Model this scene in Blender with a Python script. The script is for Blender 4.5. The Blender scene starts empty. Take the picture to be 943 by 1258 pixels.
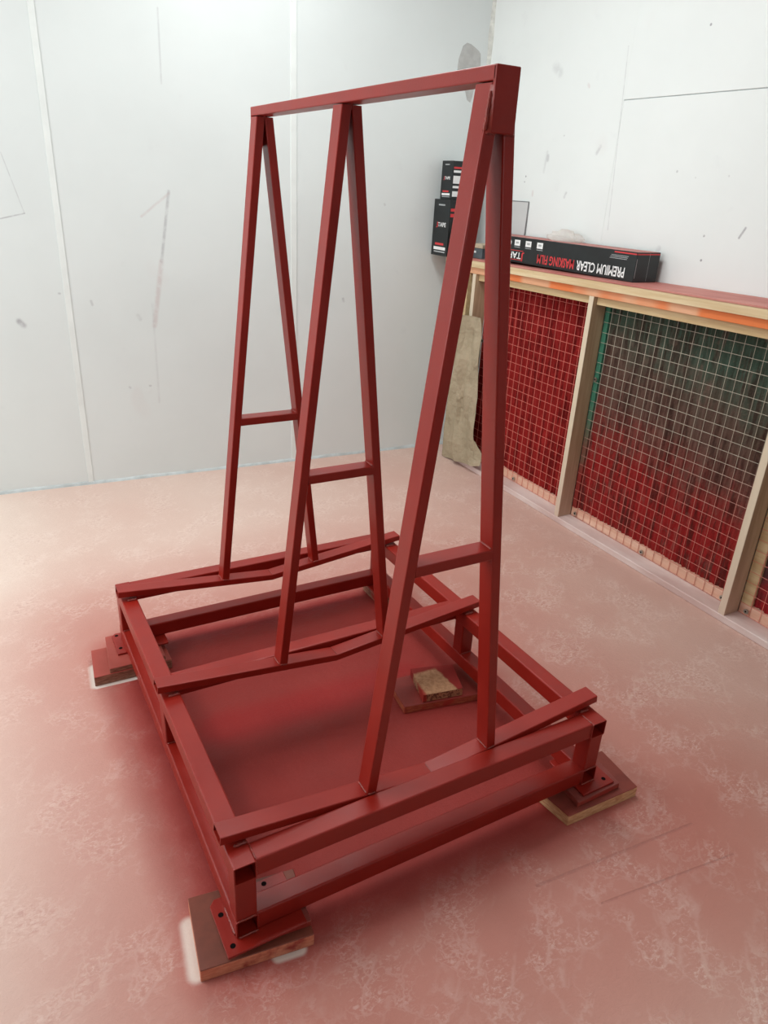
import bpy, bmesh, math, random
from mathutils import Vector, Matrix
random.seed(7)
scene = bpy.context.scene
COL = scene.collection

# ------------------------------------------------------------------ camera
def make_camera():
    yaw, pitch, roll = (math.radians(a) for a in (-30.3885, -24.3206, 3.1324))
    f = Vector((-math.sin(yaw)*math.cos(pitch), math.cos(yaw)*math.cos(pitch), math.sin(pitch)))
    r = Vector((math.cos(yaw), math.sin(yaw), 0)); u = r.cross(f)
    r2 = math.cos(roll)*r + math.sin(roll)*u
    u2 = -math.sin(roll)*r + math.cos(roll)*u
    cd = bpy.data.cameras.new('camera'); cd.sensor_fit = 'VERTICAL'; cd.sensor_height = 36.0
    cd.lens = 883.79/1258*36.0; cd.clip_start = 0.05; cd.clip_end = 60
    co = bpy.data.objects.new('camera', cd); COL.objects.link(co)
    M = Matrix((r2, u2, -f)).transposed().to_4x4(); M.translation = (-0.3072, -1.0808, 1.6441)
    co.matrix_world = M; scene.camera = co
make_camera()

# ------------------------------------------------------------------ light
W_ = bpy.data.worlds.new('world'); scene.world = W_; W_.use_nodes = True
W_.node_tree.nodes['Background'].inputs['Color'].default_value = (0.9, 0.95, 1, 1)
W_.node_tree.nodes['Background'].inputs['Strength'].default_value = 0.3
def area(name, loc, rot, sx, sy, power, color=(1, 1, 1)):
    l = bpy.data.lights.new(name, 'AREA'); l.shape = 'RECTANGLE'; l.size = sx; l.size_y = sy
    l.energy = power; l.color = color
    o = bpy.data.objects.new(name, l); COL.objects.link(o); o.location = loc
    o.rotation_euler = tuple(math.radians(a) for a in rot)
    return o
area('ceiling_panel_light', (-1.1, 1.4, 3.12), (0, 0, 0), 0.6, 1.8, 33, (0.97, 1.0, 0.985))
area('ceiling_panel_light', (1.1, 1.6, 3.12), (0, 0, 0), 0.6, 1.8, 36, (0.97, 1.0, 0.985))
area('booth_side_light', (-2.5, 1.4, 1.75), (0, -90, 0), 1.5, 2.2, 47, (0.96, 1.0, 1.0))
area('ceiling_panel_light', (0.2, -2.4, 3.12), (0, 0, 0), 1.2, 0.5, 13, (0.97, 1.0, 0.985))
area('door_window_light', (1.15, -3.4, 1.5), (90, 0, 0), 0.4, 0.2, 6, (0.97, 1, 1.0))
vs = scene.view_settings
vs.view_transform = 'Standard'; vs.look = 'None'; vs.exposure = 0.0; vs.gamma = 1.0; vs.use_curve_mapping = False

# ------------------------------------------------------------------ node helpers
class N:
    def __init__(s, name):
        s.m = bpy.data.materials.new(name); s.m.use_nodes = True; s.t = s.m.node_tree
        s.b = s.t.nodes['Principled BSDF']; s.L = s.t.links
        s._pos = None
    def add(s, kind, **kw):
        n = s.t.nodes.new(kind)
        for k, v in kw.items(): setattr(n, k, v)
        return n
    def put(s, sock, v):
        if hasattr(v, 'is_output'): s.L.new(v, sock)
        else:
            if isinstance(v, (tuple, list)) and len(v) == 3 and sock.type == 'RGBA': v = (*v, 1)
            sock.default_value = v
    def pos(s):
        if s._pos is None: s._pos = s.add('ShaderNodeNewGeometry').outputs['Position']
        return s._pos
    def obj(s): return s.add('ShaderNodeTexCoord').outputs['Object']
    def math(s, op, a, b=None, c=None, clamp=False):
        n = s.add('ShaderNodeMath', operation=op); n.use_clamp = clamp
        s.put(n.inputs[0], a)
        if b is not None: s.put(n.inputs[1], b)
        if c is not None: s.put(n.inputs[2], c)
        return n.outputs[0]
    def vm(s, op, a, b=None, out=0):
        n = s.add('ShaderNodeVectorMath', operation=op); s.put(n.inputs[0], a)
        if b is not None: s.put(n.inputs[3 if op == 'SCALE' else 1], b)
        return n.outputs['Value'] if out else n.outputs[0]
    def sep(s, v):
        n = s.add('ShaderNodeSeparateXYZ'); s.put(n.inputs[0], v); return n.outputs
    def noise(s, v, scale, detail=4, rough=0.55, dist=0.0):
        n = s.add('ShaderNodeTexNoise'); s.put(n.inputs['Vector'], v)
        n.inputs['Scale'].default_value = scale; n.inputs['Detail'].default_value = detail
        n.inputs['Roughness'].default_value = rough; n.inputs['Distortion'].default_value = dist
        return n.outputs['Fac']
    def voro(s, v, scale, feature='F1'):
        n = s.add('ShaderNodeTexVoronoi', feature=feature); s.put(n.inputs['Vector'], v); n.inputs['Scale'].default_value = scale
        return n.outputs['Distance']
    def step(s, v, a, b, lo=0.0, hi=1.0):
        n = s.add('ShaderNodeMapRange', interpolation_type='SMOOTHSTEP'); s.put(n.inputs[0], v)
        n.inputs[1].default_value = a; n.inputs[2].default_value = b; n.inputs[3].default_value = lo; n.inputs[4].default_value = hi
        return n.outputs[0]
    def mix(s, f, a, b):
        n = s.add('ShaderNodeMix', data_type='RGBA'); s.put(n.inputs[0], f); s.put(n.inputs[6], a); s.put(n.inputs[7], b)
        return n.outputs[2]
    def scale(s, v, k): return s.vm('MULTIPLY', v, k)
    def bump(s, h, strength=0.3, dist=0.01):
        n = s.add('ShaderNodeBump'); n.inputs['Strength'].default_value = strength; n.inputs['Distance'].default_value = dist
        s.put(n.inputs['Height'], h); s.L.new(n.outputs[0], s.b.inputs['Normal'])
    def out(s, color, rough=0.5, metal=0.0, spec=0.5):
        s.put(s.b.inputs['Base Color'], color); s.put(s.b.inputs['Roughness'], rough)
        s.put(s.b.inputs['Metallic'], metal); s.put(s.b.inputs['Specular IOR Level'], spec)
        return s.m
    def seg(s, v, A, B, w0, w1):
        """1 on the segment A-B, fading between distances w0 and w1"""
        A, B = Vector(A), Vector(B); d = B-A; L2 = d.length_squared
        pa = s.vm('SUBTRACT', v, tuple(A))
        t = s.math('DIVIDE', s.vm('DOT_PRODUCT', pa, tuple(d), out=1), L2, clamp=True)
        q = s.vm('SCALE', tuple(d), t)
        return s.step(s.vm('LENGTH', s.vm('SUBTRACT', pa, q), out=1), w0, w1, 1, 0)

def srgb(r, g, b):
    f = lambda c: (c/255/12.92) if c/255 <= 0.04045 else ((c/255+0.055)/1.055)**2.4
    return (f(r), f(g), f(b))
def plain(name, col, rough=0.5, metal=0.0, spec=0.5, var=0.12, sc=20):
    n = N(name); f = n.noise(n.pos(), sc, 3)
    c = n.mix(n.step(f, 0.3, 0.7), tuple(x*(1-var) for x in col), tuple(min(1, x*(1+var)) for x in col))
    return n.out(c, rough, metal, spec)

# ------------------------------------------------------------------ materials
def mat_red():
    n = N('red_oxide_paint'); p = n.pos()
    z = n.sep(p)[2]
    f = n.noise(p, 9, 4); g = n.noise(p, 260, 2)
    c = n.mix(n.step(f, 0.3, 0.72), (0.262, 0.0115, 0.0060), (0.298, 0.0150, 0.0080))
    n.bump(g, 0.08, 0.002)
    return n.out(c, n.step(f, 0.2, 0.8, 0.30, 0.40), 0, 0.40)
M_RED = mat_red()
M_WELD = plain('weld_bead_paint', (0.27, 0.03, 0.02), 0.35, 0, 0.6, 0.2, 90)
M_HOLE = plain('hole_dark', (0.006, 0.003, 0.003), 0.9, 0, 0.1)

def mat_wood(name, base, dark, axis, red=0.0, redcol=(0.27, 0.03, 0.025), coarse=1.0):
    """pine or ply: grain runs along the object axis; red = share of overspray"""
    n = N(name); p = n.pos()
    k = [34.0*coarse]*3; k[axis] = 2.2
    g = n.noise(n.scale(p, tuple(k)), 1.0, 5, 0.6, 0.4)
    k2 = [9.0]*3; k2[axis] = 0.8
    h = n.noise(n.scale(p, tuple(k2)), 1.0, 3, 0.5, 0.6)
    c = n.mix(n.step(g, 0.35, 0.7), dark, base)
    c = n.mix(n.step(h, 0.45, 0.75, 0, 0.35), c, tuple(x*0.72 for x in base))
    kn = n.noise(n.scale(p, (6, 6, 6)), 1.0, 1)
    c = n.mix(n.step(kn, 0.80, 0.84, 0, 0.7), c, tuple(x*0.3 for x in base))
    if red > 0:
        q = n.noise(p, 12, 4)
        c = n.mix(n.step(q, 0.25+0.5*(1-red), 0.45+0.5*(1-red)), c, redcol)
        if red >= 1: c = redcol
    n.bump(g, 0.2, 0.004)
    return n.out(c, 0.62, 0, 0.35)
PINE = (0.72, 0.56, 0.35); PINED = (0.60, 0.43, 0.24)
M_PINE_Y = mat_wood('pine_fascia', (0.74, 0.60, 0.38), (0.62, 0.46, 0.26), 1)
M_PINE_BAT = mat_wood('pine_batten', (0.68, 0.53, 0.31), (0.56, 0.40, 0.21), 1)
def mat_stud():
    """timber stud: a paler front edge, greyer sides, pinker towards the bottom"""
    n = N('pine_stud'); p = n.pos()
    g = n.noise(n.scale(p, (36, 36, 2.2)), 1.0, 5, 0.6, 0.4)
    c = n.mix(n.step(g, 0.35, 0.7), (0.42, 0.31, 0.19), (0.56, 0.44, 0.29))
    kn = n.noise(n.scale(p, (14, 14, 7)), 1.0, 1)
    c = n.mix(n.step(kn, 0.76, 0.80, 0, 0.8), c, (0.10, 0.06, 0.035))
    x = n.sep(n.add('ShaderNodeTexCoord').outputs['Object'])[0]
    c = n.mix(n.step(x, 0.001, 0.003, 0.75, 0), c, (0.78, 0.69, 0.54))
    z = n.sep(p)[2]
    c = n.mix(n.step(z, 0.0, 0.5, 0.45, 0), c, (0.62, 0.42, 0.36))
    n.bump(g, 0.2, 0.004)
    return n.out(c, 0.65, 0, 0.3)
M_STUD = mat_stud()
def mat_orange():
    n = N('orange_sprayed_plate'); p = n.pos()
    g = n.noise(n.scale(p, (20, 3.2, 20)), 1.0, 3)
    k = n.noise(n.scale(p, (0, 2.1, 0)), 1.0, 2, 0.4)
    c = n.mix(n.step(k, 0.47, 0.53), (0.72, 0.38, 0.22), (0.74, 0.20, 0.06))
    c = n.mix(n.step(g, 0.5, 0.75, 0, 0.35), c, (0.85, 0.55, 0.38))
    return n.out(c, 0.6, 0, 0.3)
M_ORANGE = mat_orange()
def mat_shelf():
    n = N('shelf_top_overspray'); p = n.pos()
    f = n.noise(n.scale(p, (8, 3, 8)), 1.0, 4)
    return n.out(n.mix(n.step(f, 0.3, 0.7), (0.44, 0.15, 0.13), (0.56, 0.24, 0.20)), 0.6, 0, 0.3)
M_SHELF = mat_shelf()
def mat_sill():
    n = N('sole_plate_overspray'); p = n.pos()
    f = n.noise(n.scale(p, (8, 2.5, 8)), 1.0, 4)
    return n.out(n.mix(n.step(f, 0.3, 0.7), (0.60, 0.43, 0.40), (0.76, 0.64, 0.61)), 0.55, 0, 0.4)
M_SILL = mat_sill()
M_BLUSH = mat_wood('pink_dusted_batten', (0.84, 0.55, 0.42), (0.74, 0.42, 0.30), 1)

def mat_boardtop(name, edge, edgedark, top=(0.185, 0.045, 0.030), top2=(0.24, 0.055, 0.036), redside=0.25):
    """plywood support: upper face coated in red, cut edges still show wood plies"""
    n = N(name); p = n.pos()
    nz = n.sep(n.add('ShaderNodeNewGeometry').outputs['True Normal'])[2]
    z = n.sep(p)[2]
    ply = n.math('SINE', n.math('MULTIPLY', z, 520.0))
    g = n.noise(n.scale(p, (40, 40, 160)), 1.0, 4)
    e = n.mix(n.step(g, 0.3, 0.7), edgedark, edge)
    e = n.mix(n.step(ply, 0.4, 0.9, 0, 0.35), e, edgedark)
    q = n.noise(p, 11, 4, 0.6)
    e = n.mix(n.step(q, 0.62-redside*0.5, 0.78-redside*0.5), e, (0.36, 0.035, 0.025))
    t = n.mix(n.step(n.noise(p, 14, 4), 0.3, 0.7), top, top2)
    c = n.mix(n.step(nz, 0.5, 0.7), e, t)
    n.bump(g, 0.15, 0.003)
    return n.out(c, 0.5, 0, 0.4)
M_PLY_A = mat_boardtop('plywood_board_a', (0.80, 0.36, 0.22), (0.66, 0.22, 0.13), (0.17, 0.045, 0.028), (0.235, 0.062, 0.038), 0.12)
M_PLY_B = mat_boardtop('plywood_board_b', (0.78, 0.52, 0.28), (0.56, 0.29, 0.14), (0.20, 0.035, 0.025), (0.26, 0.05, 0.034), 0.10)
M_PLY_C = mat_boardtop('particle_board', (0.40, 0.21, 0.14), (0.20, 0.085, 0.055), (0.33, 0.05, 0.035), (0.38, 0.065, 0.048), 0.1)
M_PLY_D = mat_boardtop('plywood_board_d', (0.45, 0.13, 0.06), (0.30, 0.05, 0.03), (0.20, 0.025, 0.018), (0.26, 0.03, 0.022), 0.4)
M_BLOCK = mat_boardtop('block_sprayed', (0.36, 0.085, 0.06), (0.25, 0.05, 0.035), (0.22, 0.045, 0.036), (0.27, 0.06, 0.048), 0.4)
def mat_bareblock():
    """chipboard offcut: bare timber on top with a red sprayed corner"""
    n = N('chipboard_offcut'); p = n.pos()
    g = n.noise(p, 90, 3); h = n.noise(p, 9, 3, 0.6)
    c = n.mix(n.step(g, 0.35, 0.65), (0.40, 0.20, 0.105), (0.52, 0.29, 0.16))
    x, y, z = n.sep(p)
    nz = n.sep(n.add('ShaderNodeNewGeometry').outputs['True Normal'])[2]
    side = n.step(nz, 0.5, 0.7, 1, 0)
    c = n.mix(n.math('MULTIPLY', side, n.step(g, 0.5, 0.56, 0, 0.8)), c, (0.09, 0.03, 0.02))
    w = n.math('ADD', n.math('MULTIPLY', n.math('SUBTRACT', h, 0.5), 0.06), y)
    c = n.mix(n.step(w, 0.655, 0.672), c, (0.26, 0.02, 0.016))
    w2 = n.math('ADD', n.math('MULTIPLY', n.math('SUBTRACT', h, 0.5), 0.05), x)
    c = n.mix(n.step(w2, 0.852, 0.864, 1, 0), c, (0.34, 0.03, 0.02))
    w3 = n.math('ADD', n.math('MULTIPLY', n.math('SUBTRACT', h, 0.5), 0.05), x)
    c = n.mix(n.math('MULTIPLY', n.step(w3, 0.965, 0.975), n.step(nz, 0.5, 0.7)), c, (0.26, 0.02, 0.016))
    return n.out(c, 0.7, 0, 0.3)
M_BARE = mat_bareblock()

def mat_floor():
    n = N('floor_overspray'); p = n.pos()
    x, y, z = n.sep(p)
    nb = n.noise(p, 1.1, 4, 0.55); nm = n.noise(p, 5.5, 5, 0.6); nf = n.noise(n.scale(p, (1.0, 1.6, 1)), 62, 5, 0.7, 0.8)
    # distance outside the rack's footprint
    cx, cy, hx, hy = 0.551, 0.667, 0.53, 0.645
    dx = n.math('MAXIMUM', n.math('SUBTRACT', n.math('ABSOLUTE', n.math('SUBTRACT', x, cx)), hx), 0)
    dy = n.math('MAXIMUM', n.math('SUBTRACT', n.math('ABSOLUTE', n.math('SUBTRACT', y, cy)), hy), 0)
    d = n.math('SQRT', n.math('ADD', n.math('MULTIPLY', dx, dx), n.math('MULTIPLY', dy, dy)))
    d = n.math('ADD', d, n.math('MULTIPLY', n.math('SUBTRACT', nm, 0.5), 0.07))
    # dusty pink everywhere, thinner to the left and towards the back wall
    pale = (0.75, 0.61, 0.535); dusty = (0.52, 0.240, 0.190)
    far = n.math('ADD', n.math('MULTIPLY', n.step(y, 1.2, 2.9, 0, 1), 0.16), n.math('MULTIPLY', n.step(x, -0.75, 0.05, 1, 0), 0.50))
    side = n.math('MULTIPLY', n.step(x, 1.0, 1.9, 0, 1), 0.20)
    dust = n.math('ADD', n.step(d, 0.0, 1.0, 0.80, 0.42), n.math('SUBTRACT', side, far))
    dust = n.math('ADD', dust, n.math('MULTIPLY', n.math('SUBTRACT', nb, 0.5), 0.5))
    dust = n.math('ADD', dust, n.step(y, -0.6, 0.3, 0.20, 0.0), clamp=True)
    c = n.mix(dust, pale, dusty)
    # crinkled, scuffed film: paler flakes
    wv = n.voro(n.vm('ADD', n.scale(p, (1, 1, 1)), n.vm('SCALE', (1, 1, 0), n.math('MULTIPLY', nm, 0.35))), 15, 'DISTANCE_TO_EDGE')
    fl = n.math('MULTIPLY', n.step(nf, 0.50, 0.62), n.step(nm, 0.46, 0.62))
    fl2 = n.math('MULTIPLY', n.step(wv, 0.0, 0.10, 1, 0), n.step(nm, 0.42, 0.6))
    fl = n.math('MAXIMUM', fl, n.math('MULTIPLY', fl2, 0.6))
    c = n.mix(n.math('MULTIPLY', fl, 0.40), c, (0.86, 0.73, 0.66))
    dk = n.math('MULTIPLY', n.step(nf, 0.36, 0.46, 1, 0), n.step(nm, 0.5, 0.66))
    c = n.mix(n.math('MULTIPLY', dk, 0.25), c, (0.34, 0.12, 0.11))
    # halo of wet paint round the rack
    halo = n.step(d, -0.06, 0.30, 1.0, 0.0)
    halo2 = n.step(d, 0.0, 0.95, 0.30, 0.0)
    halo = n.math('MAXIMUM', halo, halo2)
    c = n.mix(halo, c, (0.38, 0.022, 0.020))
    # inside: full coats, streaked where the tubes above shielded the floor
    ys = n.math('ADD', y, n.math('MULTIPLY', n.math('SUBTRACT', nm, 0.5), 0.05))
    sat = n.math('MAXIMUM', n.seg(n.vm('MULTIPLY', p, (1, 1, 0)), (0.2, 0.76, 0), (0.9, 0.74, 0), 0.03, 0.12), n.seg(n.vm('MULTIPLY', p, (1, 1, 0)), (0.15, 1.33, 0), (0.95, 1.33, 0), 0.02, 0.10))
    ins = n.mix(sat, (0.26, 0.028, 0.022), (0.285, 0.010, 0.009))
    ins = n.mix(n.step(nb, 0.35, 0.65, 0, 0.4), ins, (0.22, 0.024, 0.021))
    c = n.mix(n.step(d, -0.02, 0.08, 1.0, 0.0), c, ins)
    # clean bare floor where a board lay during spraying
    pz = n.vm('MULTIPLY', p, (1, 1, 0))
    cl = n.math('MAXIMUM', n.seg(pz, (-0.078, 0.13, 0), (-0.094, 0.005, 0), 0.010, 0.030), n.seg(pz, (0.085, -0.040, 0), (0.135, -0.047, 0), 0.010, 0.022))
    cl = n.math('MAXIMUM', cl, n.seg(pz, (-0.112, 1.27, 0), (-0.122, 1.16, 0), 0.008, 0.026))
    cl = n.math('MAXIMUM', cl, n.seg(pz, (-0.12, 1.149, 0), (0.02, 1.144, 0), 0.006, 0.012))
    c = n.mix(n.math('MULTIPLY', cl, 0.9), c, (0.80, 0.72, 0.66))
    # creases
    cr = n.math('MAXIMUM', n.seg(pz, (0.753, -0.17, 0), (1.295, -0.217, 0), 0.001, 0.006), n.seg(pz, (0.87, -0.287, 0), (1.31, -0.343, 0), 0.001, 0.005))
    c = n.mix(n.math('MULTIPLY', cr, n.step(nf, 0.3, 0.6, 0, 0.35)), c, (0.30, 0.12, 0.11))
    hgt = n.math('ADD', n.math('MULTIPLY', nm, 1.0), n.math('MULTIPLY', nf, 0.35))
    hgt = n.math('SUBTRACT', hgt, n.math('MULTIPLY', cr, 0.4))
    n.bump(hgt, 0.42, 0.012)
    return n.out(c, n.step(nm, 0.3, 0.7, 0.50, 0.66), 0, 0.25)
M_FLOOR = mat_floor()

def mat_wall(name, base, marks=(), darkmarks=(), specks=0.0, rough=0.30):
    n = N(name); p = n.pos()
    a = n.noise(p, 1.6, 4); b = n.noise(p, 7, 5, 0.6)
    c = n.mix(n.step(a, 0.3, 0.7), tuple(x*0.955 for x in base), base)
    c = n.mix(n.step(b, 0.64, 0.76, 0, 0.10), c, (0.52, 0.53, 0.56))
    ck = n.noise(n.vm('MULTIPLY', p, (1, 1, 0.7)), 3.4, 2, 0.4)
    c = n.mix(n.step(ck, 0.70, 0.78, 0, 0.10), c, (0.62, 0.50, 0.49))
    br = n.noise(p, 30, 3)
    for A, B, w, k, col in marks:
        c = n.mix(n.math('MULTIPLY', n.seg(p, A, B, w*0.15, w), n.step(br, 0.25, 0.6, 0.3*k, k)), c, col)
    if specks:
        v = n.voro(p, 11.0); s2 = n.noise(p, 2.3, 2)
        c = n.mix(n.math('MULTIPLY', n.step(v, 0.045, 0.075, 1, 0), n.step(s2, 0.5, 0.56, 0, specks)), c, (0.22, 0.22, 0.25))
    n.bump(n.math('ADD', a, n.math('MULTIPLY', b, 0.2)), 0.10, 0.01)
    return n.out(c, n.step(b, 0.3, 0.7, rough, rough+0.1), 0, 0.45)

def mat_filter(name, top, mid, low, z0, z1):
    n = N(name); p = n.pos(); z = n.sep(p)[2]; y = n.sep(p)[1]
    st = n.noise(n.scale(p, (1, 42, 5)), 1.0, 4, 0.6); q = n.noise(p, 8, 4, 0.6); fz = n.noise(p, 120, 3)
    t = n.math('ADD', z, n.math('MULTIPLY', n.math('SUBTRACT', q, 0.5), 0.38))
    t = n.math('ADD', t, n.math('MULTIPLY', n.math('SUBTRACT', st, 0.5), 0.30))
    t = n.math('ADD', t, n.math('MULTIPLY', n.math('SUBTRACT', 1.1, y), 0.18))
    c = n.mix(n.step(t, z0, (z0+z1)/2), low, mid)
    c = n.mix(n.step(t, (z0+z1)/2, z1), c, top)
    c = n.mix(n.step(st, 0.38, 0.54, 0.65, 0), c, tuple(x*0.28 for x in mid))
    bl = n.noise(n.scale(p, (1, 26, 9)), 1.0, 4, 0.65, 0.6)
    c = n.mix(n.step(bl, 0.54, 0.70, 0, 0.35), c, tuple(min(1, x*1.7+0.012) for x in mid))
    c = n.mix(n.step(fz, 0.55, 0.75, 0, 0.22), c, tuple(min(1, x*1.9) for x in mid))
    n.bump(fz, 0.5, 0.01)
    return n.out(c, 0.9, 0, 0.15)
M_FILT_RED = mat_filter('filter_media_red', (0.27, 0.016, 0.016), (0.26, 0.015, 0.014), (0.30, 0.017, 0.016), 0.2, 1.0)
M_FILT_GRN = mat_filter('filter_media_green_red', (0.055, 0.090, 0.066), (0.125, 0.070, 0.055), (0.30, 0.018, 0.018), 0.35, 1.15)
M_FILT_DRK = mat_filter('filter_media_dark', (0.06, 0.05, 0.055), (0.10, 0.045, 0.045), (0.40, 0.02, 0.025), 0.18, 0.7)
def mat_wire(name, top, low, z0, z1):
    n = N(name); p = n.pos(); z = n.sep(p)[2]; q = n.noise(p, 7, 3)
    t = n.math('ADD', z, n.math('MULTIPLY', n.math('SUBTRACT', q, 0.5), 0.3))
    return n.out(n.mix(n.step(t, z0, z1), low, top), 0.5, 0.0, 0.4)
M_WIRE_RED = mat_wire('wire_red', (0.70, 0.19, 0.15), (0.72, 0.22, 0.17), 0.2, 0.9)
M_WIRE_GRN = mat_wire('wire_dusty', (0.44, 0.40, 0.32), (0.58, 0.19, 0.15), 0.25, 0.75)
M_GREEN = mat_wire('green_to_red_edge', (0.05, 0.20, 0.13), (0.26, 0.03, 0.025), 0.25, 0.7)
def mat_paper():
    n = N('kraft_paper'); p = n.pos()
    a = n.noise(p, 7, 4); b = n.noise(p, 45, 3)
    n.bump(n.math('ADD', a, n.math('MULTIPLY', b, 0.15)), 0.7, 0.05)
    return n.out(n.mix(n.step(a, 0.3, 0.7), (0.36, 0.30, 0.205), (0.45, 0.375, 0.265)), 0.75, 0, 0.25)
M_PAPER = mat_paper()
M_CARD = plain('carton_black', (0.007, 0.010, 0.011), 0.38, 0, 0.5, 0.25, 14)
M_CARDTOP = plain('carton_top_pink_dust', (0.44, 0.18, 0.16), 0.6, 0, 0.3, 0.2, 14)
M_WHITE = plain('print_white', (0.82, 0.84, 0.84), 0.5, 0, 0.4, 0.04)
M_GREYPR = plain('print_grey', (0.40, 0.42, 0.43), 0.5, 0, 0.4, 0.1)
M_REDPR = plain('print_red', (0.62, 0.045, 0.05), 0.5, 0, 0.4, 0.08)
M_GREYCARD = plain('carton_grey', (0.10, 0.125, 0.14), 0.5, 0, 0.4, 0.15)
M_TAN = plain('carton_tan', (0.50, 0.41, 0.30), 0.6, 0, 0.3, 0.15)
M_SHEET = plain('grey_sheet', (0.60, 0.62, 0.62), 0.35, 0, 0.5, 0.04, 4)
M_SHEETEDGE = plain('grey_sheet_edge', (0.22, 0.23, 0.24), 0.5)
M_SCREW = plain('zinc_washer', (0.45, 0.43, 0.38), 0.35, 0.8)
M_STRIP = plain('cover_strip_white', (0.77, 0.82, 0.81), 0.35, 0, 0.45, 0.03, 8)
M_SEAL = plain('sealant_bead_grey', (0.52, 0.57, 0.58), 0.5, 0, 0.4, 0.15, 12)
M_PATCH = plain('bare_filler_patch', (0.50, 0.51, 0.50), 0.7, 0, 0.3, 0.08, 25)
M_CEIL = plain('ceiling_white', (0.80, 0.81, 0.80), 0.6, 0, 0.4, 0.02, 3)
M_FILL_CUT = plain('fill_cut_grey', (0.07, 0.073, 0.077), 0.6, 0, 0.4, 0.05, 3)  # dark grey for unseen surfaces, chosen to cut front fill light
def mat_film():
    n = N('clear_film'); p = n.pos()
    n.b.inputs['Transmission Weight'].default_value = 0.55; n.b.inputs['IOR'].default_value = 1.1
    n.b.inputs['Alpha'].default_value = 0.6
    return n.out(n.mix(n.noise(p, 30, 3), (0.85, 0.78, 0.74), (0.92, 0.90, 0.86)), 0.3, 0, 0.5)
M_FILM = mat_film()

# ------------------------------------------------------------------ mesh helpers
def link(name, bm, mat, parent=None, smooth=False):
    bmesh.ops.recalc_face_normals(bm, faces=bm.faces)
    me = bpy.data.meshes.new(name); bm.to_mesh(me); bm.free()
    mats = mat if isinstance(mat, (list, tuple)) else [mat]
    for m in mats: me.materials.append(m)
    if smooth:
        for f in me.polygons: f.use_smooth = True
    o = bpy.data.objects.new(name, me); COL.objects.link(o)
    if parent: o.parent = parent
    return o
def empty(name, label, cat, group=None, loc=(0, 0, 0)):
    o = bpy.data.objects.new(name, None); COL.objects.link(o); o.location = loc; o.empty_display_size = 0.05
    tag(o, label, cat, group); return o
def tag(o, label, cat, group=None):
    o['label'] = label; o['category'] = cat
    if group: o['group'] = group
    return o
def struct(o, label=None):
    o['kind'] = 'structure'
    if label: o['label'] = label
    return o
def hexa(bm, P, mi=0):
    v = [bm.verts.new(q) for q in P]
    for f in ((0, 3, 2, 1), (4, 5, 6, 7), (0, 1, 5, 4), (1, 2, 6, 5), (2, 3, 7, 6), (3, 0, 4, 7)):
        bm.faces.new([v[i] for i in f]).material_index = mi
    return v
def bevel(bm, r, seg=2):
    if r > 0: bmesh.ops.bevel(bm, geom=list(bm.edges), offset=r, segments=seg, affect='EDGES', profile=0.5)
def box(name, x0, x1, y0, y1, z0, z1, mat, parent=None, r=0.002, seg=1):
    bm = bmesh.new()
    hexa(bm, [(x0, y0, z0), (x1, y0, z0), (x1, y1, z0), (x0, y1, z0), (x0, y0, z1), (x1, y0, z1), (x1, y1, z1), (x0, y1, z1)])
    bevel(bm, r, seg); return link(name, bm, mat, parent)
def slab(name, pts, z0, z1, mat, parent=None, r=0.0015):
    """flat board from plan corners"""
    bm = bmesh.new(); n = len(pts)
    a = [bm.verts.new((x, y, z0)) for x, y in pts]; b = [bm.verts.new((x, y, z1)) for x, y in pts]
    bm.faces.new(a[::-1]); bm.faces.new(b)
    for i in range(n): bm.faces.new((a[i], a[(i+1) % n], b[(i+1) % n], b[i]))
    bevel(bm, r, 1); return link(name, bm, mat, parent)
def profile(w, h, r, seg=3):
    out = []
    for cx, cy, a0 in ((w/2-r, h/2-r, 0), (-w/2+r, h/2-r, 90), (-w/2+r, -h/2+r, 180), (w/2-r, -h/2+r, 270)):
        for i in range(seg+1):
            a = math.radians(a0+90*i/seg); out.append((cx+r*math.cos(a), cy+r*math.sin(a)))
    return out
def tube(name, A, B, w, h, up, parent, t=0.003, r=0.0045, cutA=None, cutB=None, mat=None):
    """hollow rectangular section from A to B: h along up, w across; optional end planes (point, normal)"""
    A, B, up = Vector(A), Vector(B), Vector(up)
    ax = (B-A).normalized(); sd = ax.cross(up).normalized(); uu = sd.cross(ax)
    def ring(C, cut, prof):
        res = []
        for x, y in prof:
            p = C+sd*x+uu*y
            if cut:
                q, nn = Vector(cut[0]), Vector(cut[1]); p = p+ax*((q-p).dot(nn)/ax.dot(nn))
            res.append(p)
        return res
    po = profile(w, h, r); pi_ = profile(w-2*t, h-2*t, max(r-t, 0.0012))
    bm = bmesh.new(); R = [[bm.verts.new(p) for p in ring(C, c, pr)] for pr in (po, pi_) for C, c in ((A, cutA), (B, cutB))]
    n = len(po)
    for i in range(n):
        j = (i+1) % n
        bm.faces.new((R[0][i], R[0][j], R[1][j], R[1][i])); bm.faces.new((R[2][j], R[2][i], R[3][i], R[3][j]))
        bm.faces.new((R[0][j], R[0][i], R[2][i], R[2][j])); bm.faces.new((R[1][i], R[1][j], R[3][j], R[3][i]))
    o = link(name, bm, mat or M_RED, parent)
    return o
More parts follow.
